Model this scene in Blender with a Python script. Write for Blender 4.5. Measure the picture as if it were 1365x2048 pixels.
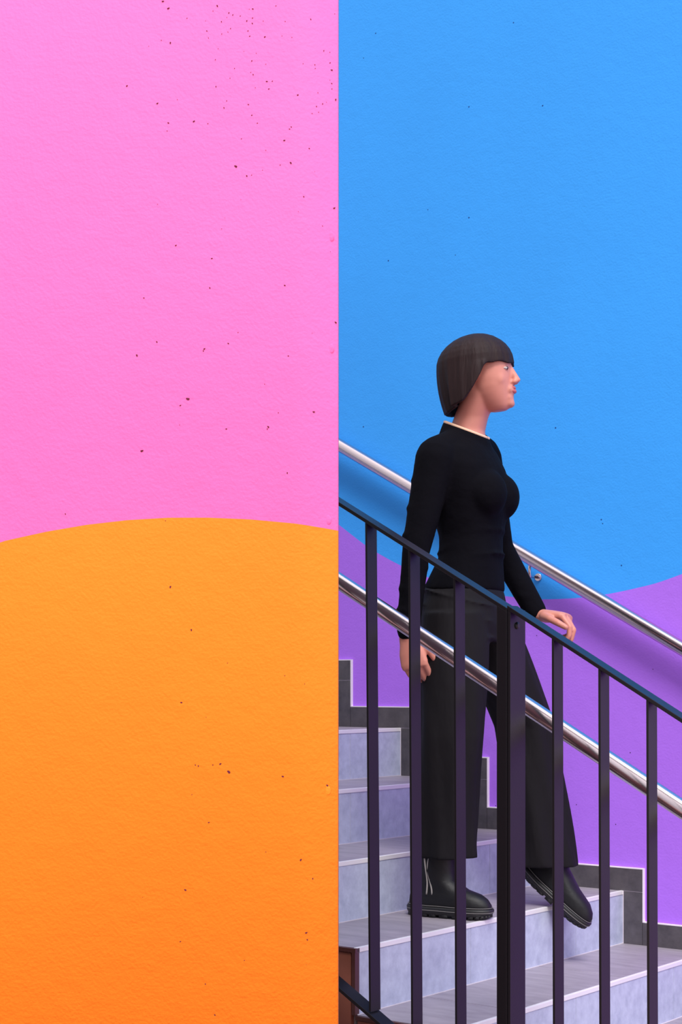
import bpy, bmesh, math, random
from mathutils import Vector, Matrix
for o in list(bpy.data.objects): bpy.data.objects.remove(o)
random.seed(7)
S = bpy.context.scene
COL = S.collection
# ---------------------------------------------------------------- camera, sky, sun, exposure
F_PX, YH, CX = 3222.0, 1363.5, 682.5          # lens in pixels, horizon row, centre column of the frame
cam = bpy.data.cameras.new('camera'); co = bpy.data.objects.new('camera', cam); COL.objects.link(co)
cam.sensor_fit = 'VERTICAL'; cam.sensor_height = 36; cam.lens = F_PX/2048*36
cam.shift_y = (YH-1024)/2048; cam.clip_start = .05
co.location = (0, 0, 0); co.rotation_euler = (math.pi/2, 0, 0)
S.camera = co
S.view_settings.view_transform = 'Standard'; S.view_settings.look = 'None'
S.view_settings.gamma = 1; S.view_settings.use_curve_mapping = False
S.view_settings.exposure = 0.42

W = bpy.data.worlds.new('sky'); S.world = W; W.use_nodes = True
nt = W.node_tree; nt.nodes.clear()
geo = nt.nodes.new('ShaderNodeTexCoord'); sep = nt.nodes.new('ShaderNodeSeparateXYZ')
rmp = nt.nodes.new('ShaderNodeValToRGB'); bg = nt.nodes.new('ShaderNodeBackground'); out = nt.nodes.new('ShaderNodeOutputWorld')
nt.links.new(geo.outputs['Generated'], sep.inputs[0]); nt.links.new(sep.outputs['Z'], rmp.inputs[0])
nt.links.new(rmp.outputs[0], bg.inputs[0]); nt.links.new(bg.outputs[0], out.inputs[0])
e = rmp.color_ramp.elements
e[0].position = 0.0; e[0].color = (.60, .57, .62, 1)
e[1].position = 1.0; e[1].color = (1.0, 1.0, 1.04, 1)
x = e.new(.25); x.color = (.74, .74, .80, 1)
am = nt.nodes.new('ShaderNodeMath'); am.operation = 'MULTIPLY_ADD'      # sky strengthened towards the right, added to lighten the near wall's rounded edge
am.inputs[1].default_value = .55; am.inputs[2].default_value = 1.18
nt.links.new(sep.outputs['X'], am.inputs[0]); nt.links.new(am.outputs[0], bg.inputs[1])

# stair frame: d runs down along the wall (right and towards the camera), n from the near side to the wall
TH = .9108
D = Vector((math.sin(TH), -math.cos(TH), 0)); N = Vector((math.cos(TH), math.sin(TH), 0)); Z = Vector((0, 0, 1))
P0 = Vector(((705-CX)/F_PX*5.9934, 5.9934, 0))
RUN, RISE, OFF = .3, .1729, .07
def SW(s, w, z): return P0 + D*s - N*w + Z*z           # s down the flight, w away from the wall, z up
def at_w(px, py, w):                                   # a measured point on the vertical plane w metres from the wall
    u = (px-CX)/F_PX; o = P0 - N*w
    s = (u*o.y - o.x)/(D.x - u*D.y); p = o + D*s
    return s, (YH-py)/F_PX*p.y
def PW(px, py, w):
    s, z = at_w(px, py, w); return SW(s, w, z)

sun = bpy.data.lights.new('sun', 'SUN'); so = bpy.data.objects.new('sun', sun); COL.objects.link(so)
ldir = (-N*.42 + D*.38 + Z*.75).normalized()
so.rotation_euler = ldir.to_track_quat('Z', 'Y').to_euler(); so.location = ldir*8
sun.energy = 2.2; sun.angle = math.radians(22); sun.color = (1, .97, .95)

# ---------------------------------------------------------------- materials
def mat(name, col, rough=.6, metal=0, noise=0, nscale=8, bump=0, bscale=60, spec=.5, aniso=None, col2=None, coat=0, bdist=.004):
    m = bpy.data.materials.new(name); m.use_nodes = True; t = m.node_tree; b = t.nodes['Principled BSDF']
    b.inputs['Base Color'].default_value = (*col, 1); b.inputs['Roughness'].default_value = rough
    b.inputs['Metallic'].default_value = metal; b.inputs['Specular IOR Level'].default_value = spec
    b.inputs['Coat Weight'].default_value = coat
    tc = t.nodes.new('ShaderNodeTexCoord')
    mp = t.nodes.new('ShaderNodeMapping'); t.links.new(tc.outputs['Object'], mp.inputs[0])
    if aniso: mp.inputs['Scale'].default_value = aniso
    if noise or col2:
        n = t.nodes.new('ShaderNodeTexNoise'); n.inputs['Scale'].default_value = nscale; n.inputs['Detail'].default_value = 8
        n.inputs['Roughness'].default_value = .65
        t.links.new(mp.outputs[0], n.inputs[0])
        r = t.nodes.new('ShaderNodeValToRGB'); t.links.new(n.outputs[0], r.inputs[0])
        c2 = col2 or [c*(1-noise) for c in col]; c1 = col if col2 else [min(1, c*(1+noise)) for c in col]
        r.color_ramp.elements[0].position = .3; r.color_ramp.elements[1].position = .7
        r.color_ramp.elements[0].color = (*c2, 1); r.color_ramp.elements[1].color = (*c1, 1)
        t.links.new(r.outputs[0], b.inputs['Base Color'])
    if bump:
        n2 = t.nodes.new('ShaderNodeTexNoise'); n2.inputs['Scale'].default_value = bscale; n2.inputs['Detail'].default_value = 4
        t.links.new(mp.outputs[0], n2.inputs[0])
        bp = t.nodes.new('ShaderNodeBump'); bp.inputs['Strength'].default_value = bump; bp.inputs['Distance'].default_value = bdist
        t.links.new(n2.outputs[0], bp.inputs['Height']); t.links.new(bp.outputs[0], b.inputs['Normal'])
    return m
def plaster(name, col, pore, pscale=26, thr=.035, keep=.62, rough=.30):
    """rolled paint on concrete: fine orange-peel bump, soft hollows, rare tiny pores"""
    m = mat(name, col, .62, noise=.025, nscale=2.2, spec=.25)
    t = m.node_tree; b = t.nodes['Principled BSDF']; mp = [n for n in t.nodes if n.type == 'MAPPING'][0]
    base = b.inputs['Base Color'].links[0].from_socket
    f = t.nodes.new('ShaderNodeTexNoise'); f.inputs['Scale'].default_value = 150; f.inputs['Detail'].default_value = 2
    g = t.nodes.new('ShaderNodeTexNoise'); g.inputs['Scale'].default_value = 28; g.inputs['Detail'].default_value = 3
    for k in (f, g): t.links.new(mp.outputs[0], k.inputs[0])
    ad = t.nodes.new('ShaderNodeMath'); ad.operation = 'MULTIPLY_ADD'; ad.inputs[1].default_value = 1.6
    t.links.new(g.outputs[0], ad.inputs[0]); t.links.new(f.outputs[0], ad.inputs[2])
    v = t.nodes.new('ShaderNodeTexVoronoi'); v.inputs['Scale'].default_value = pscale; t.links.new(mp.outputs[0], v.inputs['Vector'])
    lt = t.nodes.new('ShaderNodeMath'); lt.operation = 'LESS_THAN'; lt.inputs[1].default_value = thr; t.links.new(v.outputs['Distance'], lt.inputs[0])
    sc = t.nodes.new('ShaderNodeSeparateColor'); t.links.new(v.outputs['Color'], sc.inputs[0])
    gt = t.nodes.new('ShaderNodeMath'); gt.operation = 'GREATER_THAN'; gt.inputs[1].default_value = keep; t.links.new(sc.outputs[0], gt.inputs[0])
    mu = t.nodes.new('ShaderNodeMath'); mu.operation = 'MULTIPLY'; t.links.new(lt.outputs[0], mu.inputs[0]); t.links.new(gt.outputs[0], mu.inputs[1])
    mx = t.nodes.new('ShaderNodeMix'); mx.data_type = 'RGBA'; t.links.new(mu.outputs[0], mx.inputs[0]); t.links.new(base, mx.inputs[6])
    mx.inputs[7].default_value = (*pore, 1); t.links.new(mx.outputs[2], b.inputs['Base Color'])
    bp = t.nodes.new('ShaderNodeBump'); bp.inputs['Strength'].default_value = rough; bp.inputs['Distance'].default_value = .0022
    t.links.new(ad.outputs[0], bp.inputs['Height']); t.links.new(bp.outputs[0], b.inputs['Normal'])
    return m
M = {}
M['pink'] = plaster('pink_paint', (.96, .138, .42), (.25, .01, .08), 9, .012, .8, .46)
M['orange'] = plaster('orange_paint', (.98, .235, .012), (.2, .03, .0), 9, .012, .8, .46)
M['blue'] = plaster('blue_paint', (.045, .37, .98), (.01, .07, .30), 17, .05, .72)
M['purple'] = plaster('purple_paint', (.43, .165, .87), (.05, .01, .12), 20, .04, .5)
M['pore'] = mat('pore_hollow', (.12, .008, .03), .95)
M['dent'] = mat('pink_dent', (.9, .17, .56), .7)
M['tread'] = mat('tread_tile', (.36, .32, .37), .45, nscale=7, bump=.1, bscale=90, col2=(.24, .21, .25), aniso=(1, 4, 1))
M['riser'] = mat('riser_tile', (.52, .56, .72), .5, nscale=26, bump=.15, bscale=120, col2=(.36, .39, .54))
M['skirt'] = mat('skirting_tile', (.10, .088, .10), .5, nscale=22, bump=.1, bscale=120, col2=(.055, .048, .056))
M['trim'] = mat('aluminium_trim', (.80, .78, .81), .45, .15)
M['grout'] = mat('grout', (.62, .57, .64), .85)
M['caulk'] = mat('white_caulk', (.80, .72, .80), .7)
M['side'] = mat('brown_side_panel', (.22, .07, .045), .45, noise=.25, nscale=5)
M['side_dark'] = mat('brown_side_trim', (.07, .02, .018), .4)
M['black'] = mat('black_powder_coat', (.006, .005, .007), .36, bump=.05, bscale=400, spec=.34)
M['maroon'] = mat('maroon_concrete', (.10, .028, .035), .7, noise=.15)
M['steel'] = mat('brushed_steel', (.74, .62, .64), .21, 1.0)
M['screw'] = mat('screw_black', (.004, .004, .005), .4)
M['paving'] = mat('paving', (.36, .20, .19), .6, noise=.25, nscale=3, bump=.2, bscale=30)
M['core'] = mat('concrete', (.34, .33, .35), .8, noise=.15)
M['skin'] = mat('skin', (.60, .235, .18), .5, noise=.06, nscale=12)
M['lips'] = mat('lips', (.50, .12, .11), .4)
M['hair'] = mat('dark_brown_hair', (.024, .011, .012), .65, nscale=30, bump=.5, bscale=70, col2=(.016, .008, .009), aniso=(2, 2, .12), spec=.22)
M['knit'] = mat('black_knit', (.0030, .0028, .0050), .9, bump=.5, bscale=14, spec=.08, bdist=.015)
M['trouser'] = mat('charcoal_trouser', (.0065, .0053, .0075), .8, bump=.6, bscale=9, bdist=.025, spec=.2, aniso=(1, 1, .35))
M['leather'] = mat('black_leather', (.006, .006, .008), .52, bump=.5, bscale=30, spec=.35)
M['rubber'] = mat('black_rubber', (.010, .010, .012), .5)
M['stitch'] = mat('grey_stitching', (.16, .15, .15), .6)
M['cord'] = mat('pale_grey_cord', (.30, .28, .27), .6)
M['eye'] = mat('eye_white', (.5, .44, .42), .4)
M['iris'] = mat('eye_iris', (.03, .015, .01), .2)
M['brow'] = mat('eyebrow', (.04, .02, .018), .7)
M['neckband'] = mat('peach_neckband', (.80, .52, .36), .8)

# ---------------------------------------------------------------- helpers
def link(name, bm, mats, parent=None, smooth=False):
    me = bpy.data.meshes.new(name); bmesh.ops.recalc_face_normals(bm, faces=bm.faces); bm.to_mesh(me); bm.free()
    for m in (mats if isinstance(mats, (list, tuple)) else [mats]): me.materials.append(M[m] if isinstance(m, str) else m)
    if smooth:
        for p in me.polygons: p.use_smooth = True
    o = bpy.data.objects.new(name, me); COL.objects.link(o)
    if parent is None and name not in ('floor', 'wall_left', 'body', 'hair', 'long_sleeved_top', 'trousers'):
        me.transform(FM.inverted()); o.matrix_world = FM
    elif parent is not None and parent.get('stairframe'):
        me.transform(FM.inverted()); o.matrix_world = FM; o['stairframe'] = 1
    if parent: o.parent = parent; o.matrix_parent_inverse = parent.matrix_world.inverted()
    return o
FM = Matrix((D, N, Z)).transposed().to_4x4(); FM.translation = P0
def empty(name, loc, label, cat, group=None):
    o = bpy.data.objects.new(name, None); COL.objects.link(o); o.location = loc; o.empty_display_size = .05
    if name == 'person': o.matrix_world = Matrix.Translation(loc)
    else:
        m = FM.copy(); m.translation = loc; o.matrix_world = m; o['stairframe'] = 1
    o['label'] = label; o['category'] = cat
    if group: o['group'] = group
    return o
def hexa(bm, c, mi=0):
    """c: eight corners, bottom ring then top ring"""
    v = [bm.verts.new(p) for p in c]; fs = []
    for q in ((3, 2, 1, 0), (4, 5, 6, 7), (0, 1, 5, 4), (1, 2, 6, 5), (2, 3, 7, 6), (3, 0, 4, 7)):
        f = bm.faces.new([v[i] for i in q]); f.material_index = mi; fs.append(f)
    return v, fs
def box(bm, s0, s1, w0, w1, z0, z1, mi=0):
    return hexa(bm, [SW(s0, w0, z0), SW(s1, w0, z0), SW(s1, w1, z0), SW(s0, w1, z0), SW(s0, w0, z1), SW(s1, w0, z1), SW(s1, w1, z1), SW(s0, w1, z1)], mi)
def bevel(bm, r=.0015, seg=2):
    bmesh.ops.bevel(bm, geom=[e for e in bm.edges], offset=r, segments=seg, affect='EDGES', profile=.5)
def ring_loft(bm, rings, mi=0, cap=True):
    """rings: lists of points of equal length"""
    R = [[bm.verts.new(p) for p in r] for r in rings]; n = len(R[0])
    for a, b in zip(R, R[1:]):
        for i in range(n):
            f = bm.faces.new((a[i], a[(i+1) % n], b[(i+1) % n], b[i])); f.material_index = mi; f.smooth = True
    if cap:
        for r in (R[0][::-1], R[-1]):
            f = bm.faces.new(r); f.material_index = mi
def ell(c, a, b, n=24, p=2.0):
    out = []
    for i in range(n):
        t = 2*math.pi*i/n; ct, st = math.cos(t), math.sin(t)
        out.append(c + a*math.copysign(abs(ct)**(2/p), ct) + b*math.copysign(abs(st)**(2/p), st))
    return out
def tube(bm, pts, rad, n=16, mi=0, cap=True):
    pts = [Vector(p) for p in pts]; rad = rad if isinstance(rad, (list, tuple)) else [rad]*len(pts)
    rings = []; up = None
    for i, p in enumerate(pts):
        t = (pts[min(i+1, len(pts)-1)] - pts[max(i-1, 0)]).normalized()
        if up is None: up = Vector((0, 0, 1)) if abs(t.z) < .9 else Vector((1, 0, 0))
        a = (up - t*up.dot(t)).normalized(); b = t.cross(a); up = a
        rings.append(ell(p, a*rad[i], b*rad[i], n))
    ring_loft(bm, rings, mi, cap)
def ellipsoid(bm, c, ax, mi=0, u=20, v=12):
    """ax: three half-axis vectors"""
    m = Matrix((ax[0], ax[1], ax[2])).transposed().to_4x4(); m.translation = c
    r = bmesh.ops.create_uvsphere(bm, u_segments=u, v_segments=v, radius=1, matrix=m)
    for vv in r['verts']:
        for f in vv.link_faces: f.material_index = mi; f.smooth = True
def capsule(bm, a, b, ra, rb, n=14):
    a = Vector(a); b = Vector(b); t = (b-a).normalized(); pts = []; rr = []
    for k in (-1, -.85, -.5, 0): pts.append(a + t*ra*k); rr.append(max(.0006, ra*math.sqrt(max(0, 1-k*k))))
    for k in (0, .5, .85, 1): pts.append(b + t*rb*k); rr.append(max(.0006, rb*math.sqrt(max(0, 1-k*k))))
    tube(bm, pts, rr, n)
def bake(bm, name, mats, parent, voxel, smooth_it=4, fac=.5):
    """merge overlapping volumes into one continuous skin"""
    o = link(name, bm, mats, None, True)
    r = o.modifiers.new('r', 'REMESH'); r.mode = 'VOXEL'; r.voxel_size = voxel; r.use_smooth_shade = True
    s = o.modifiers.new('s', 'SMOOTH'); s.factor = fac; s.iterations = smooth_it
    dg = bpy.context.evaluated_depsgraph_get(); dg.update()
    me = bpy.data.meshes.new_from_object(o.evaluated_get(dg)); me.name = name
    o.modifiers.clear(); old = o.data; o.data = me; bpy.data.meshes.remove(old)
    me.materials.clear()
    for m in (mats if isinstance(mats, (list, tuple)) else [mats]): me.materials.append(M[m])
    for p in me.polygons: p.use_smooth = True
    if parent: o.parent = parent; o.matrix_parent_inverse = parent.matrix_world.inverted()
    return o
def interp(tab, x):
    if x <= tab[0][0]:
        (a, b), (c, d) = tab[0], tab[1]; return b+(d-b)*(x-a)/(c-a)
    for i, ((a, b), (c, d)) in enumerate(zip(tab, tab[1:])):
        if x <= c or i == len(tab)-2:
            if x > c: return b+(d-b)*(x-a)/(c-a)
            m0 = (d-tab[i-1][1])/(c-tab[i-1][0]) if i else (d-b)/(c-a)
            m1 = (tab[i+2][1]-b)/(tab[i+2][0]-a) if i+2 < len(tab) else (d-b)/(c-a)
            t = (x-a)/(c-a); h = c-a
            return (2*t**3-3*t*t+1)*b+(t**3-2*t*t+t)*h*m0+(-2*t**3+3*t*t)*d+(t**3-t*t)*h*m1

# ---------------------------------------------------------------- ground
STEPS = range(-5, 10)
def zt(j): return .0054-RISE*j
GZ = zt(10)
bm = bmesh.new()
v, f = hexa(bm, [Vector(p) for p in ((-9, -8, GZ-.2), (10, -8, GZ-.2), (10, 9, GZ-.2), (-9, 9, GZ-.2), (-9, -8, GZ), (10, -8, GZ), (10, 9, GZ), (-9, 9, GZ))])
o = link('floor', bm, 'paving'); o['kind'] = 'structure'

# ---------------------------------------------------------------- back wall: blue above, purple wave below
curve_px = [(677, 1048.5), (728.6, 1088.5), (754, 1105), (803, 1131.5), (863, 1157), (960, 1184), (1060, 1197.5), (1100, 1198.5), (1160, 1195.5), (1220, 1187.5), (1300, 1170), (1331, 1160.5), (1365, 1148)]
tab = [at_w(x, y, 0) for x, y in curve_px]
bm = bmesh.new(); cols = [-3.2, -2, -1.2] + [tab[0][0]-.3] + [tab[0][0]+(tab[-1][0]-tab[0][0])*i/60 for i in range(61)] + [tab[-1][0]+.2, tab[-1][0]+.5, 2.3, 2.6, 2.9]
def cz(s):
    if s < tab[0][0]: return tab[0][1] + .35*(1-math.exp((s-tab[0][0])*2.2))
    if s > tab[-1][0]: return tab[-1][1] + .25*(1-math.exp(-(s-tab[-1][0])*1.1))
    return interp(tab, s)
rows = []
for s in cols: rows.append([bm.verts.new(SW(s, 0, z)) for z in (GZ, cz(s), 4.6)] + [bm.verts.new(SW(s, -.25, z)) for z in (4.6, GZ)])
for a, b in zip(rows, rows[1:]):
    for k in range(5):
        f = bm.faces.new((a[k], b[k], b[(k+1) % 5], a[(k+1) % 5])); f.material_index = 0 if k in (1, 2) else 1
for r in (rows[0][::-1], rows[-1]): bm.faces.new(r).material_index = 1
o = link('wall_back', bm, ['blue', 'purple']); o['kind'] = 'structure'

# ---------------------------------------------------------------- near wall: pink above an orange hump
YF = 3.3
k_ = YF/F_PX
hump = [(-260, 1172), (-120, 1126), (0, 1084.5), (100, 1062), (200, 1046), (300, 1037), (380, 1035), (480, 1037.5), (580, 1046), (640, 1054), (677, 1059)]
def wx(px): return (px-CX)*k_
def wz(py): return (YH-py)*k_
XE = wx(677.3)
prof = []                                                   # (x, y) cross-section of the face, softly rounded at the right end
for i in range(31): prof.append((-2.6+(XE-.10+2.6)*i/30, YF))
for i in range(1, 13):
    u = i/12; prof.append((XE-.10+.094*u, YF+.024*u**2.2))
for i in range(1, 7):
    a = math.radians(30+60*i/6); r = .008; prof.append((XE-r+r*math.sin(a), YF+.024+r*(1-math.cos(a))))
bm = bmesh.new(); rows = []
def hz(x): return wz(interp(hump, x/k_+CX)) if x > wx(-260) else wz(1172)-.10*(1-math.exp(x-wx(-260)))*2
for x, y in prof: rows.append([bm.verts.new((x, y, z)) for z in (GZ, hz(x), 4.0)])
for x in (XE, -2.6): rows.append([bm.verts.new((x, YF+.36, z)) for z in (GZ, hz(x), 4.0)])
n = len(rows)
for i in range(n):
    a, b = rows[i], rows[(i+1) % n]
    for k in range(2):
        f = bm.faces.new((a[k], b[k], b[k+1], a[k+1])); f.material_index = (1-k) if i < len(prof)-1 else 3; f.smooth = i < len(prof)-1
bm.faces.new([r[2] for r in rows]); bm.faces.new([r[0] for r in rows][::-1])
# pores and pock marks of the cast concrete, where the photo shows them
def yface(x):
    for (a, ya), (b, yb) in zip(prof, prof[1:]):
        if a <= x <= b: return ya+(yb-ya)*(x-a)/(b-a)
    return YF
def pore(px, py, r, mi=2, sq=1.0):
    x0, z0 = wx(px), wz(py); n = 9; y0 = yface(x0); ph = random.random()*6
    vs = []
    for i in range(n):
        t = 2*math.pi*i/n; rr = r*k_*(1+.3*math.sin(2*t+ph)+.15*math.sin(3*t))
        x = x0+rr*math.cos(t); vs.append(bm.verts.new((x, min(yface(x), y0)-.0006, z0+rr*math.sin(t)*sq)))
    f = bm.faces.new(vs); f.material_index = mi
big = [(376, 798, 3), (284, 902, 2.6), (274, 711, 2), (361, 811, 1.5), (458, 1544, 3), (566, 1553, 2), (441, 1528, 2), (655, 1572, 2), (409, 698, 1.8), (472, 333, 2.6), (388, 243, 2), (315, 207, 1.8), (337, 246, 1.6),
       (341, 86, 1.8), (337, 17, 2.2), (326, 3, 2), (435, 12, 1.8), (494, 42, 1.4), (505, 47, 1.4), (506, 18, 1.5), (458, 26, 1.3), (530, 74, 1.6), (504, 122, 1.3), (534, 163, 1.6), (538, 178, 1.3), (596, 190, 1.6), (664, 133, 1.8), (672, 191, 1.8),
       (569, 281, 1.8), (582, 326, 2), (494, 352, 1.6), (619, 296, 1.3), (583, 254, 1.2), (669, 410, 2), (352, 491, 1.6), (424, 517, 1.5), (420, 576, 1.5), (570, 571, 1.6), (288, 596, 1.3), (314, 684, 1.6), (457, 687, 1.5), (628, 823, 2), (575, 946, 1.5),
       (407, 702, 1.3), (453, 858, 1.5), (537, 854, 2), (672, 640, 2), (341, 1174, 2), (383, 1260, 1.8), (363, 1405, 1.8), (602, 1720, 2), (613, 1866, 2), (371, 1780, 2), (626, 1758, 1.5), (418, 1645, 1.5), (430, 2030, 1.5), (254, 172, 1.7), (131, 1028, 1.3), (397, 1532, 1.4),
       (391, 1530, 1.2), (426, 1530, 1.2), (577, 712, 1.2), (535, 858, 1.2), (615, 1880, 1.5), (608, 393, 1.3), (664, 160, 1.2), (648, 97, 1.2), (466, 30, 1.2), (414, 62, 1.2), (622, 37, 1.3), (361, 1883, 1.3), (411, 1968, 1.3)]
for a in big: pore(*a)
for i in range(40): pore(random.uniform(410, 672), random.uniform(5, 260), random.uniform(.7, 1.3))
for i in range(45): pore(random.uniform(280, 672), random.choice((random.uniform(0, 500), random.uniform(0, 2040))), random.uniform(.5, 1.0))
for px, py in ((656, 1038), (655, 1582), (662, 693), (662, 468)):       # faint round bumps in the paint
    x0 = wx(px); ellipsoid(bm, Vector((x0, yface(x0), wz(py))), [Vector((7*k_, .0008, 0)), Vector((0, .0012, 0)), Vector((0, 0, 9.5*k_))], 0 if py < 1055 else 1)
o = link('wall_left', bm, ['pink', 'orange', 'pore', 'maroon']); o['kind'] = 'structure'

# ---------------------------------------------------------------- staircase
WD = 1.458
stair = empty('staircase', SW(zt(0)*0+1.0, .7, GZ), 'grey tiled flight of stairs with pale metal nosings rising along the purple wall', 'stairs')
SK = .074
for j in STEPS:
    s1 = RUN*j-OFF; s0 = s1-RUN; z = zt(j)
    bm = bmesh.new()                                         # concrete body under the tiles
    top = j == STEPS[0]
    sb = s0-(1.4 if top else 0)
    box(bm, sb, s1-.012, .001, WD-.012, GZ, z-.012, 0)
    st = link('step', bm, 'core', stair)
    bm = bmesh.new(); g = .0015; joint = .55 if j % 2 else .28       # tread tiles with thin joints
    edges = [0] + [x for x in (joint, joint+.6, joint+1.2) if x < WD-.05] + [WD-.002]
    for a, b in zip(edges, edges[1:]): box(bm, sb+.001, s1-.011, a+g, b-g, z-.012, z, 0)
    box(bm, sb+.001, s1-.012, .001, WD-.003, z-.012, z-.0012, 1)
    link('tread_tile', bm, ['tread', 'grout'], st)
    bm = bmesh.new(); zb = zt(j+1)
    jr = {4: .32, 3: .35, 2: .10, 1: .31}.get(j, .25 if j % 2 else .45)
    edges = [0] + [x for x in (jr, jr+.6, jr+1.2) if x < WD-.05] + [WD-.002]
    for a, b in zip(edges, edges[1:]): box(bm, s1-.012, s1-.002, a+g*.7, b-g*.7, zb+.002, z-.0115, 0)
    box(bm, s1-.012, s1-.003, .001, WD-.003, zb, z-.0118, 1)
    box(bm, s1-.002, s1+.0016, .001, WD-.003, zb+.0001, zb+.0018, 1)
    link('riser_tile', bm, ['riser', 'grout'], st)
    bm = bmesh.new(); box(bm, s1-.011, s1, .0008, WD-.001, z-.0125, z+.0005); bevel(bm, .0012)
    link('nosing_trim', bm, 'trim', st)
    bm = bmesh.new()                                         # side cladding of this step
    zlow = GZ
    box(bm, sb+.004, s1-.018, WD-.012, WD+.002, zlow, z-.014, 0)
    box(bm, sb, s1, WD-.012, WD+.006, z-.012, z-.001, 1)
    box(bm, s1-.012, s1-.001, WD-.012, WD+.006, zb, z-.012, 1)
    link('side_panel', bm, ['side', 'side_dark'], st)

# stepped skirting tiles on the wall
bm = bmesh.new(); T = .011; c = .0035
for j in STEPS:
    s1 = RUN*j-OFF; z = zt(j); e1 = RUN*j; e0 = RUN*(j-1)
    box(bm, e0+.0008, e1, .0, T, z+.0005, z+SK, 0)                               # strip above the tread
    box(bm, s1+.0008, e1-.0008, .0, T, zt(j+1)+.0005, z-.001, 0)                       # upright beside the riser
    box(bm, s1+.0008, e1-.0005, .0, T-.001, z-.001, z+.0006, 1)
    box(bm, e0+.001, e1+c, .0, T+.0005, z+SK, z+SK+c, 1)                            # caulk lines
    box(bm, e1, e1+c, .0, T+.0005, zt(j+1)+SK, z+SK, 1)
    box(bm, s1-.001, s1+.0012, .0, T+.001, zt(j+1)+.0, z, 1)
link('baseboard_back', bm, ['skirt', 'caulk'])['kind'] = 'structure'

# ---------------------------------------------------------------- handrails
def rod_between(sz0, sz1, w, r, s_from, s_to, ends=True):
    (s0, z0), (s1, z1) = sz0, sz1; m = (z1-z0)/(s1-s0)
    return (lambda s: SW(s, w, z0+m*(s-s0))), m
WR = .058
fr, mw = rod_between(at_w(677, 889, WR), at_w(1365, 1297, WR), WR, .0212, 0, 0)
bs, bz = at_w(1076.5, 1154.5, .004)
hr = empty('handrail', SW(bs, 0, bz), 'brushed steel handrail fixed to the blue and purple wall behind the walking person', 'handrail')
bm = bmesh.new(); pts = [fr(-1.9+4.9*i/40) for i in range(41)]
tube(bm, pts, .0225, 28); link('rail_tube', bm, 'steel', hr)
for s in (bs-1.25, bs, bs+1.25):
    q = fr(s-.03); zb = q.z-.0212-.028*0
    b0 = SW(s, 0, bz + mw*(s-bs))
    bm = bmesh.new()
    base = SW(s, WR, b0.z); topp = fr(s)-Z*.018
    arm = [b0-N*.004, b0-N*(WR-.012), b0-N*(WR-.004)+Z*.002, b0-N*WR+Z*.009, topp]
    tube(bm, arm, .0052, 12)
    br = link('bracket', bm, 'steel', hr, True)
    bm = bmesh.new(); tube(bm, [b0, b0-N*.004, b0-N*.0055], [.0135, .0135, .012], 24); link('wall_flange', bm, 'steel', br)
WS = 1.40
fs, ms = rod_between(at_w(677, 1161.5, WS), at_w(1365, 1618, WS), WS, .0212, 0, 0)
hr2 = empty('handrail', SW(1.0, WS, GZ), 'brushed steel handrail running just behind the black balusters, in front of the person', 'handrail')
bm = bmesh.new(); tube(bm, [fs(-1.6+4.1*i/30) for i in range(31)], .0212, 28); link('rail_tube', bm, 'steel', hr2)

# ---------------------------------------------------------------- black balustrade in two sections
WF = 1.5525; BD = .046; WB = WF-BD        # front and back faces of the flat bars
def line(p, q): 
    (s0, z0), (s1, z1) = at_w(*p, WF), at_w(*q, WF); m = (z1-z0)/(s1-s0); return lambda s: z0+m*(s-s0)
topL = line((677, 1003.5), (996, 1204.5)); topR = line((1031, 1221), (1365, 1437.5))
botL = line((679, 1979), (739, 2022))
s_a, _ = at_w(994, 1500, WF); s_b, _ = at_w(1014, 1500, WF)
gap = s_b
slope = (topL(1)-topL(0)); sb0 = at_w(700, 1990, WF)[0]; zb0 = botL(sb0)
def bot(s): return zb0 + slope*(s-sb0)
def flat(bm, f, s0, s1, th, w0=WB, w1=WF):
    hexa(bm, [SW(s0, w0, f(s0)-th), SW(s1, w0, f(s1)-th), SW(s1, w1, f(s1)-th), SW(s0, w1, f(s0)-th), SW(s0, w0, f(s0)), SW(s1, w0, f(s1)), SW(s1, w1, f(s1)), SW(s0, w1, f(s0))])
    bevel(bm, .001)
def bar(parent, s, z1, z0, wd=.0058, name='baluster', dp=None, lean=0):
    bm = bmesh.new(); d_ = dp or BD-.004
    w0 = WB+.002 if not dp else WF-dp; w1 = w0+d_
    hexa(bm, [SW(s+lean, w0, z0(s)), SW(s+wd+lean, w0, z0(s+wd)), SW(s+wd+lean, w1, z0(s+wd)), SW(s+lean, w1, z0(s)), SW(s, w0, z1(s)), SW(s+wd, w0, z1(s+wd)), SW(s+wd, w1, z1(s+wd)), SW(s, w1, z1(s))])
    bevel(bm, .0008); return link(name, bm, 'black', parent)
TH_R = .010
bl = empty('balustrade', SW(.9, 1.53, GZ), 'upper section of black flat-bar balustrade, left of the double post', 'railing', 'black metal balustrade sections')
bm = bmesh.new(); flat(bm, topL, -1.5, s_b, TH_R); link('top_rail', bm, 'black', bl)
bm = bmesh.new(); flat(bm, bot, -1.5, s_a, .010); link('bottom_rail', bm, 'black', bl)
xs = [730.5, 816.8, 907]; SB = [at_w(x, 1450, WF-.002)[0] for x in xs]; step = (SB[2]-SB[0])/2
lo = lambda s: bot(s)-.001
for i, s in enumerate([SB[0]-step*k for k in range(9, 0, -1)] + SB):
    bar(bl, s, lambda q: topL(q)-TH_R+.001, lo, lean=[.012, .009, .006][i-9] if i >= 9 else .009)
foot = lambda s: GZ
p = bar(bl, s_a, lambda q: topL(q)-TH_R+.001, lambda s: bot(s)-.35, s_b-s_a, 'post', dp=.030)
bar(bl, -1.5, lambda q: topL(q)-TH_R+.001, lambda s: bot(s)-.3, .03, 'post')
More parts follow.
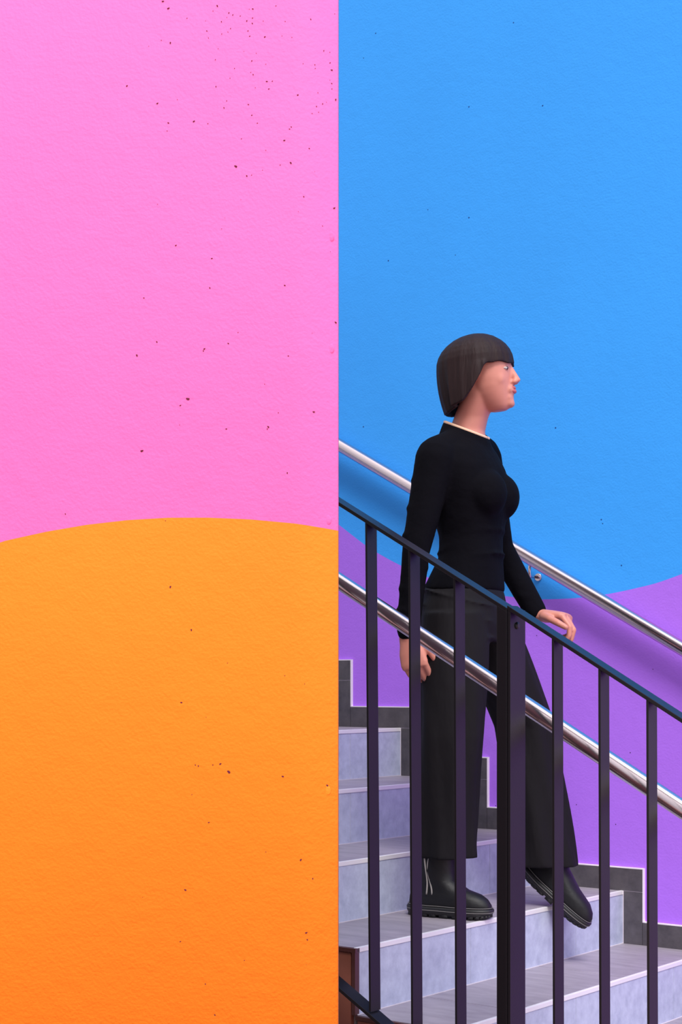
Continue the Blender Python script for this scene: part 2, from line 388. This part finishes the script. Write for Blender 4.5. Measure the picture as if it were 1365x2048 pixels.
br_ = empty('balustrade', SW(1.9, 1.53, GZ), 'lower section of black flat-bar balustrade, right of the double post', 'railing', 'black metal balustrade sections')
s_end = s_b+1.35
bm = bmesh.new(); flat(bm, topR, s_b+.001, s_end, TH_R); link('top_rail', bm, 'black', br_)
slopeR = topR(1)-topR(0)
bm = bmesh.new(); flat(bm, lambda s: bot(s), s_b+.001+.02, s_end, .010); link('bottom_rail', bm, 'black', br_)
xs = [1104, 1197, 1293]; SR = [at_w(x, 1600, WF-.002)[0] for x in xs]; stepR = (SR[2]-SR[0])/2
for i, s in enumerate(SR + [SR[2]+stepR*k for k in range(1, 7)]):
    if s < s_end-.05: bar(br_, s, lambda q: topR(q)-TH_R+.001, lo, lean=.004)
# the post of the lower section: a deeper flat turned across the rail, with a bolt hole near its top
PWD = .068
bm = bmesh.new(); s = s_b+.0012
w1 = WF-.001; w0 = w1-PWD; zb = bot(s)-.35
hexa(bm, [SW(s, w0, zb), SW(s+.008, w0, zb), SW(s+.008, w1, zb), SW(s, w1, zb), SW(s, w0, topR(s)-TH_R+.001), SW(s+.008, w0, topR(s)-TH_R), SW(s+.008, w1, topR(s)-TH_R), SW(s, w1, topR(s)-TH_R+.001)])
bevel(bm, .0008); po = link('post', bm, 'black', br_)
zz = topR(s)-.047; cc = SW(s+.008, w1-.030, zz)
bm = bmesh.new(); tube(bm, [cc, cc+D*.001, cc+D*.003, cc+D*.0045], [.0085, .0085, .0078, .005], 20); link('bolt', bm, 'screw', po)
bar(br_, s_end-.03, lambda q: topR(q)-TH_R+.001, foot, .03, 'post')
# mounting plate fixing the posts to the side of the flight
bm = bmesh.new(); box(bm, s_a-.04, s_b-.001, WD+.007, WB+.024, zb, zb+.12); bevel(bm, .002); link('mounting_plate', bm, 'black', bl)
# rail supports of the near steel handrail, hidden behind the post
for sq in (-1.49, s_end-.02):
    pp = fs(sq)
    bm = bmesh.new(); tube(bm, [pp-Z*.015, pp-Z*.03-N*.02, pp-Z*.03-N*(WB-WS-.0005)], .005, 10); link('bracket', bm, 'steel', hr2, True)

# ================================================================= the walking person
FR = 1.0
tb = SW(0, 0, zt(4)).z                                          # tread she stands on
pr = empty('person', SW(1.0, .8, tb), 'person with dark brown bob, black top and wide charcoal trousers walking down the stairs', 'person')
Ft = Vector((.90, -.43, 0)).normalized(); Lt = Vector((-Ft.y, Ft.x, 0))     # torso forward and her left
# joints: measured on planes parallel to the wall
wc = .74
J = dict(
    hipc=PW(930, 1205, wc), waist=PW(943, 1095, wc), rib=PW(940, 1005, wc), chest=PW(930, 940, wc), shl=PW(925, 893, wc), nb=PW(934, 868, wc),
    neck=PW(942, 838, wc), head=PW(962, 752, wc),
    shR=PW(872, 915, .90), elR=PW(833, 1098, .96), wrR=PW(816, 1270, .96),
    shL=PW(968, 915, .60), elL=PW(998, 1092, .52), wrL=PW(1076, 1230, .47),
    hR=PW(912, 1225, .82), kR=PW(905, 1475, .84), aR=PW(893, 1745, .84),
    hL=PW(962, 1225, .66), kL=PW(1052, 1455, .52), aL=PW(1088, 1715, .47))
def torso_rings(bm, spec, grow=0, n=36):
    ring_loft(bm, [ell(c, Ft*(fa+grow), Lt*(la+grow), n, 2.2) for c, fa, la in spec])
# ---- hands
def hand(bm, wrist, dirn, palm, thumb_side, curl, spread=.0, scale=1.0):
    """dirn: wrist to knuckles; palm: palm normal; thumb_side: unit vector to the thumb side"""
    d = dirn.normalized(); t = (thumb_side-d*thumb_side.dot(d)).normalized(); p = d.cross(t)
    if p.dot(palm) < 0: p = -p
    s = scale
    R = []
    for k, (l, hw, ht) in enumerate(((0, .024, .018), (.02, .027, .017), (.05, .036, .0155), (.078, .039, .013), (.09, .036, .010))):
        R.append(ell(wrist+d*l*s+t*.0, t*hw*s, p*ht*s, 20, 2.6))
    ring_loft(bm, R)
    ellipsoid(bm, wrist+d*.035*s+t*.018*s+p*.008*s, [d*.028*s, t*.014*s, p*.013*s])
    lens = ((.040, .024, .020), (.044, .028, .021), (.041, .026, .021), (.032, .020, .018))
    for i, L_ in enumerate(lens):
        off = (.0285-.019*i)*s
        base = wrist + d*(.084-.003*abs(i-1))*s + t*off
        ang = .25; cur = base; dd = d + t*(1.5-i)*spread
        r = (.0088, .0090, .0086, .0075)[i]*s
        for k, l in enumerate(L_):
            ang += curl[k]*(1+.12*i)
            v = (dd*math.cos(ang)+p*math.sin(ang)).normalized(); nx = cur+v*l*s
            capsule(bm, cur, nx, r*(1-.08*k), r*(1-.08*(k+1))); cur = nx
        if True:
            pass
    b = wrist+d*.028*s+t*.024*s+p*.004*s; v1 = (d*.75+t*.62+p*.22).normalized(); v2 = (d*.92+t*.22+p*.34).normalized(); v3 = (d*.93-t*.05+p*.4).normalized()
    a = b+v1*.036*s; c2 = a+v2*.031*s; e_ = c2+v3*.024*s
    capsule(bm, b, a, .013*s, .0105*s); capsule(bm, a, c2, .0102*s, .0094*s); capsule(bm, c2, e_, .0093*s, .0078*s)

# ---- boot frames: sole point under the heel, sole direction, sole normal
Fb = Vector((.86, -.51, 0)).normalized()
heelR = SW(at_w(851, 1822, .86)[0], .86, tb+.0015)
fL = (Ft*.76-Z*.65).normalized(); uL = (Z*.76+Ft*.65).normalized()
heelL = J['aL']-Z*.075-Ft*.035
# ---- head frame
Fh = (Vector((.955, -.296, 0)).normalized()*math.cos(.10)+Z*math.sin(.10)).normalized(); Lh = Z.cross(Fh).normalized(); Uh = Fh.cross(Lh)
H0 = J['head']
HS = 1.0
def hp(x, y, z): return H0 + (Fh*x + Lh*y + Uh*z)*HS
def he(bm, c, r, **k): ellipsoid(bm, hp(*c), [Fh*r[0]*HS, Lh*r[1]*HS, Uh*r[2]*HS], **k)

# ---- body: one continuous skin (head, neck, trunk, arms with hands, legs)
bm = bmesh.new()
he(bm, (-.012, 0, .035), (.093, .075, .082), u=32, v=20)          # cranium
face = []                                                          # lofted face: (z, centre x, half depth, half width)
for z, cx_, fa, la in ((.085, .02, .055, .052), (.060, .025, .066, .064), (.030, .028, .066, .068), (.005, .028, .064, .068), (-.020, .027, .064, .066), (-.045, .027, .061, .061), (-.065, .029, .056, .053), (-.085, .035, .047, .042), (-.102, .042, .036, .030), (-.112, .046, .024, .019)):
    face.append([hp(cx_, 0, z)+q for q in [v for v in ell(Vector((0, 0, 0)), Fh*fa, Lh*la, 32, 2.15)]])
ring_loft(bm, face)
he(bm, (.078, 0, -.094), (.016, .018, .014))                        # chin
he(bm, (.080, 0, .026), (.012, .042, .012))                         # brow ridge
for y in (-1, 1):
    he(bm, (.056, .036*y, -.024), (.024, .022, .028))               # cheekbone
    he(bm, (.100, .010*y, -.034), (.010, .0075, .0075))             # nostril wing
    he(bm, (-.008, .073*y, -.005), (.018, .006, .030))              # ear
capsule(bm, hp(.088, 0, .014), hp(.105, 0, -.026), .0085, .0105)    # nose
he(bm, (.108, 0, -.029), (.010, .010, .0085))
he(bm, (.086, 0, -.056), (.012, .026, .016)); he(bm, (.080, 0, -.078), (.012, .022, .016))                        # mouth mound
ring_loft(bm, [ell(c, Ft*a, Lt*b, 28) for c, a, b in ((hp(-.012, 0, -.02), .055, .055), (hp(-.010, 0, -.06), .052, .052), (J['neck'], .052, .050), (J['nb']+Z*.005, .054, .058), (J['nb']-Z*.03, .060, .082))])
torso_rings(bm, ((J['nb']-Z*.01, .050, .060), (J['shl']-Z*.01, .062, .115), (J['chest'], .088, .145), (J['rib'], .092, .125), (J['waist'], .078, .108), (J['hipc'], .100, .145), (J['hipc']-Z*.07, .09, .13)))
for side in 'RL':
    capsule(bm, J['sh'+side], J['el'+side], .042, .034); capsule(bm, J['el'+side], J['wr'+side], .034, .022)
    hh, ff, uu = (heelR, Fb, Z) if side == 'R' else (heelL, fL, uL)
    ank = hh+ff*.040+uu*.13 if side == 'R' else hh+ff*.015+uu*.11
    capsule(bm, J['h'+side], J['k'+side], .072, .048); capsule(bm, J['k'+side], ank, .048, .032)
    capsule(bm, ank, hh+ff*.035+uu*.055, .030, .028)
    capsule(bm, hh+ff*.030+uu*.050, hh+ff*.150+uu*.044, .026, .018)
# near (right) hand hangs back, fingers loosely curled
dR = (PW(836, 1355, .95)-J['wrR']).normalized()
capsule(bm, J['wrR']-dR*.03, J['wrR']+dR*.012, .023, .0215)
hand(bm, J['wrR'], dR, N, Ft, (.30, .50, .40), scale=1.1)
# far (left) hand held out forward, palm down
dL = (PW(1152, 1236, .45)-J['wrL']).normalized()
capsule(bm, J['wrL']-(J['wrL']-J['elL']).normalized()*.03, J['wrL']+dL*.01, .023, .0215)
hand(bm, J['wrL'], dL, -Z-N*.2, -N+Z*.1, (.55, .75, .55), spread=.05, scale=1.12)
body = bake(bm, 'body', 'skin', None, .0032, 3)
b2 = bmesh.new(); b2.from_mesh(body.data)
hv = [v for v in b2.verts if (v.co-H0).length < .135 or (v.co-J['neck']).length < .08]
for _ in range(7): bmesh.ops.smooth_vert(b2, verts=hv, factor=.5, use_axis_x=True, use_axis_y=True, use_axis_z=True)
b2.to_mesh(body.data); b2.free()
for p in body.data.polygons: p.use_smooth = True
body.parent = pr; body.matrix_parent_inverse = pr.matrix_world.inverted()

# ---- face details
bm = bmesh.new()
for sgn, zz_ in ((1, -.0505), (-1, -.0610)):
    pts = []; rr = []
    for i in range(13):
        t = -1+2*i/12; pts.append(hp(.0960-.018*t*t, .024*t, zz_+(-.0022 if sgn > 0 else .0045)*(t*t)-(.0012 if (sgn > 0 and abs(t) < .1) else 0))); rr.append(max(.0008, (.0052 if sgn > 0 else .0062)*(1-t*t)**.6))
    tube(bm, pts, rr, 12)
link('lips', bm, 'lips', pr, True)
for y in (-1, 1):
    bm = bmesh.new(); ellipsoid(bm, hp(.0800, .031*y, .004), [Fh*.0095, Lh*.013, Uh*.0052], 0); ellipsoid(bm, hp(.0868, .032*y, .004), [Fh*.0034, Lh*.0055, Uh*.0050], 1)
    link('eye', bm, ['eye', 'iris'], pr, True)
    bm = bmesh.new(); pts = [hp(.097-.018*t*t-.004*t, y*(.014+.036*t), .026+.006*math.sin(t*3)) for t in [i/8 for i in range(9)]]
    tube(bm, pts, [.0012, .0028, .0034, .0034, .0032, .003, .0025, .0018, .001], 8); link('eyebrow', bm, 'brow', pr, True)

# ---- hair: a chin-length bob with a fringe, its outline swept round the head in locks
def hair_bm():
    bm = bmesh.new(); na = 72; prof_ = 16
    # outer shell: angle 0 = forward. radius profile by height; hem height depends on the angle
    def hem(a):                                       # local z where the hair ends, a in [-pi, pi]
        k = abs(a)
        if k < 1.20: return .019+.002*math.cos(a*9)
        if k < 1.85: return .019-(.019+.085)*((k-1.20)/.65)**.75
        return -.085-.018*(min(1, (k-1.85)/.8))
    rings_o = []; rings_i = []
    for j in range(prof_+1):
        t = j/prof_; ro = []; ri = []
        for i in range(na):
            a = -math.pi+2*math.pi*i/na
            hz_ = hem(a); top = .126
            if t < .5:                                # dome
                th = t/.5*math.pi/2; zz = .030+(.096)*math.cos(th); rs = math.sin(th)
                zz = max(zz, hz_+.0) if zz < hz_ else zz
            else:
                u = (t-.5)/.5; zz = .030+(hz_-.030)*u; rs = 1+.07*math.sin(u*math.pi*.6)*(1 if abs(a) > 1.2 else .0)
            fx = .110 if abs(a) < math.pi/2 else .122; fy = .094
            lock = 1+.010*math.sin(a*17+2*t)+.007*math.sin(a*31+1.3)
            x = math.cos(a)*fx*rs*lock; y = math.sin(a)*fy*rs*lock
            if t > .5 and abs(a) > 2.2: x += .020*((t-.5)/.5)**1.5           # nape tucks in
            if t > .5 and abs(a) > 2.2: y *= 1-.12*((t-.5)/.5)
            ro.append(hp(x-.008, y, zz)); sc = .86
            ri.append(hp((x*sc)-.008, y*.84, zz-(.010 if t < .5 else 0) if j < prof_ else zz+.004))
        rings_o.append(ro); rings_i.append(ri)
    ro_ = [[bm.verts.new(p) for p in r] for r in rings_o[1:]]; ri_ = [[bm.verts.new(p) for p in r] for r in rings_i[1:]]
    for R in (ro_, ri_):
        for a_, b_ in zip(R, R[1:]):
            for i in range(na): bm.faces.new((a_[i], a_[(i+1) % na], b_[(i+1) % na], b_[i]))
        c = bm.verts.new(sum((v.co for v in R[0]), Vector())/na + Uh*.002)
        for i in range(na): bm.faces.new((R[0][i], c, R[0][(i+1) % na]))
    for i in range(na): bm.faces.new((ro_[-1][i], ro_[-1][(i+1) % na], ri_[-1][(i+1) % na], ri_[-1][i]))
    return bm
hair = bake(hair_bm(), 'hair', 'hair', pr, .0028, 2)

# ---- black top with long sleeves
def folded(bm, chain, n=40, amp=.0, seed=0, freq=5):
    """chain: (centre, a-vector, b-vector); rings with soft folds"""
    rs = []
    for k, (c, a, b) in enumerate(chain):
        r = []
        for i in range(n):
            t = 2*math.pi*i/n; f = 1+amp[k]*(math.sin(freq*t+seed+.35*k)+.5*math.sin((freq+4)*t+seed*2-.5*k))
            r.append(c+a*math.cos(t)*f+b*math.sin(t)*f)
        rs.append(r)
    ring_loft(bm, rs)
bm = bmesh.new()
ring_loft(bm, [[q+Z*(-.42*(q-c).dot(Ft)) for q in ell(c, Ft*a, Lt*b, 36, 2)] for c, a, b in ((J['nb']-Z*.06, .088, .11), (J['nb']-Z*.015, .076, .088), (J['nb']+Z*.012, .068, .073), (J['nb']+Z*.016, .062, .068))])
torso_rings(bm, ((J['nb']-Z*.02, .064, .074), (J['shl']+Z*.008, .078, .115), (J['shl']-Z*.022, .096, .158), (J['chest'], .112, .170), (J['rib']+Z*.02, .114, .152), (J['rib']-Z*.03, .106, .140), (J['waist']+Z*.03, .088, .120), (J['waist']-Z*.03, .088, .122), (J['hipc']+Z*.045, .112, .148), (J['hipc']+Z*.030, .112, .150)))
for y in (-1, 1): ellipsoid(bm, J['rib']+Z*.018+Ft*.066+Lt*.055*y, [Ft*.068, Lt*.078, Z*.074])
for sd in 'RL': capsule(bm, J['nb']-Z*.022, J['sh'+sd]+Z*.012, .052, .050)
for side, rr in (('R', (.060, .042, .040, .034)), ('L', (.056, .045, .042, .035))):
    a, b, c = J['sh'+side], J['el'+side], J['wr'+side]
    capsule(bm, a, b, rr[0], rr[1]); capsule(bm, b, c-(c-b).normalized()*.012, rr[2]+.001, rr[3])
    for q in (.25, .55, .85):                     # sleeve folds
        m_ = a.lerp(b, q); ellipsoid(bm, m_+Vector((.008*math.sin(q*20), 0, 0)), [Ft*(.056-.014*q), Lt*(.054-.014*q), (Z+Ft*.4)*.016])
        m_ = b.lerp(c, q*.85); ellipsoid(bm, m_+Vector((-.006*math.sin(q*16), 0, 0)), [Ft*.039, Lt*.038, (Z-Ft*.4)*.014])
for q in (0, 1, 2, 3): ellipsoid(bm, J['waist']+Z*(.03-.035*q)+Ft*.01*(-1)**q, [Ft*.091+Z*.02, Lt*.124, Z*.010])
top = bake(bm, 'long_sleeved_top', 'knit', pr, .0045, 22)
bm = bmesh.new()
c0 = J['nb']+Z*.011
tilt = -.42
ring = [c0+Ft*.064*math.cos(t)+Lt*.069*math.sin(t)+Z*tilt*.064*math.cos(t) for t in [2*math.pi*i/40 for i in range(41)]]
tube(bm, ring, .0050, 10); link('neckband', bm, 'neckband', pr, True)

# ---- wide charcoal trousers
bm = bmesh.new()
torso_rings(bm, ((J['hipc']+Z*.055, .100, .134), (J['hipc']+Z*.03, .110, .148), (J['hipc']-Z*.02, .120, .162), (J['hipc']-Z*.07, .122, .166), (J['hipc']-Z*.12, .112, .156)))
def leg(side, rad, seed, hem_drop):
    h, k, a = J['h'+side], J['k'+side], J['a'+side]
    ch = []; n = 15
    for i in range(n+1):
        t = i/n
        if t < .47: c = h.lerp(k, t/.47)
        else: c = k.lerp(a+Z*hem_drop, (t-.47)/.53)
        r = interp(rad, t); ch.append((c, Ft*r[0] if isinstance(r, tuple) else Ft*r, Lt*(r*.98)))
    folded(bm, ch, amp=[.012+.075*(i/n) for i in range(n+1)], seed=seed, freq=4)
leg('R', [(0, .098), (.2, .102), (.45, .095), (.7, .086), (.9, .084), (1, .086)], 1.1, .045)
leg('L', [(0, .098), (.2, .100), (.45, .092), (.7, .094), (.9, .100), (1, .104)], 3.0, -.022)
for (p, q) in ((.1, 0), (.0, .5), (-.09, 1.1)):                # drape folds at the hip
    ellipsoid(bm, J['hipc']-Z*(.03+p*.5)+Lt*-.06, [Ft*.118-Z*.03, Lt*.10, Z*.008])
trs = bake(bm, 'trousers', 'trouser', pr, .0048, 9)
bm = bmesh.new(); ring = [J['hipc']+Z*.052+Ft*.106*math.cos(t)+Lt*.140*math.sin(t) for t in [2*math.pi*i/48 for i in range(49)]]
R = [[p+Z*.012 for p in ring], [p-Z*.012+(p-J['hipc']).normalized()*.002 for p in ring]]
# ---- boots
def boot(side, fdir, updir, heel, name='boot', laces=True, shear=0):
    """heel: sole point under the heel; fdir: sole direction; updir: sole normal"""
    f = fdir.normalized(); u = (updir-f*updir.dot(f)).normalized(); l = u.cross(f)
    def b(x, y, z): return heel + f*x*.89 + l*y + u*z
    bm = bmesh.new()
    # upper: rings stacked from the welt up to the shaft
    spec = [(.022, .112, .148, .047, 2.5), (.040, .112, .147, .046, 2.4), (.055, .107, .140, .045, 2.4), (.068, .098, .127, .043, 2.3), (.080, .078, .102, .041, 2.1), (.105, .060, .070, .044, 2.0), (.135, .060, .064, .049, 2), (.18, .062, .063, .052, 2), (.215, .063, .064, .054, 2), (.222, .063, .061, .052, 2)]
    rs = []
    for z, cx_, hl, hw, pw in spec:
        r = []
        for i in range(36):
            t = 2*math.pi*i/36; ct, st = math.cos(t), math.sin(t)
            x = cx_+hl*math.copysign(abs(ct)**(2/pw), ct); y = hw*math.copysign(abs(st)**(2/pw), st)
            if z < .1: y *= 1-.10*math.exp(-((x-.10)/.03)**2)
            r.append(b(x-.02+shear*max(0, z-.07), y, z))
        rs.append(r)
    ring_loft(bm, rs); o = link(name, bm, 'leather', pr, True)
    o['label'] = 'black leather boot with thick lugged sole' if side == 'R' else 'black boot stepping down, toe lowered'
    bm = bmesh.new(); rs = []
    for z, g in ((.006, -.004), (.008, .0), (.014, .004), (.026, .005), (.030, .002)):
        r = []
        for i in range(44):
            t = 2*math.pi*i/44; ct, st = math.cos(t), math.sin(t)
            x = .112+(.150+g)*math.copysign(abs(ct)**.8, ct); y = (.048+g)*math.copysign(abs(st)**.8, st)
            y *= 1-.10*math.exp(-((x-.10)/.03)**2)
            r.append(b(x-.02, y, z+(.006*max(0, (x-.2)/.06)**2 if z < .02 else 0)))
        rs.append(r)
    ring_loft(bm, rs)
    for i in range(30):                                              # lugs round the edge of the tread sole
        t = 2*math.pi*(i+.5)/30; q = []
        for k in (-.062, .062):
            for rr in (.80, 1.0):
                ct, st = math.cos(t+k), math.sin(t+k)
                x = .112+.150*rr*math.copysign(abs(ct)**.8, ct); y = .048*rr*math.copysign(abs(st)**.8, st)*(1-.10*math.exp(-((x-.10)/.03)**2)); q.append((x-.02, y))
        q = [q[0], q[1], q[3], q[2]]
        hexa(bm, [b(x, y, .006*max(0, (x-.18)/.06)**2) for x, y in q]+[b(x, y, .012) for x, y in q])
    link('sole', bm, 'rubber', o, True)
    bm = bmesh.new()
    for zz_, gg, m_ in ((.033, .003, 0), (.020, .0065, 0)):
        pts = []
        for i in range(61):
            t = 2*math.pi*i/60; ct, st = math.cos(t), math.sin(t)
            x = .112+(.147+gg)*math.copysign(abs(ct)**.8, ct); y = (.047+gg)*math.copysign(abs(st)**.8, st); y *= 1-.10*math.exp(-((x-.10)/.03)**2)
            pts.append(b(x-.02, y, zz_))
        tube(bm, pts, .0011, 6)
    link('welt_stitching', bm, 'stitch', o)
    if laces:
        for k, ph in enumerate((0, 1.5)):
            bm = bmesh.new(); pts = []
            for i in range(22):
                t = i/21; x = .030+.012*k+.006*math.sin(t*6+ph)*(1 if k else .4); z = .065+.135*t
                hw = .040+.012*min(1, max(0, (z-.1)/.1)); dx = (x-.043+.02)/.064
                y = -(hw*math.sqrt(max(.05, 1-dx*dx))+.0030)
                pts.append(b(x, y, z))
            tube(bm, pts, .0024, 8); link('drawstring', bm, 'cord', o, True)
    return o
boot('R', Fb, Z, heelR)
boot('L', fL, uL, heelL, laces=False, shear=-1.1)
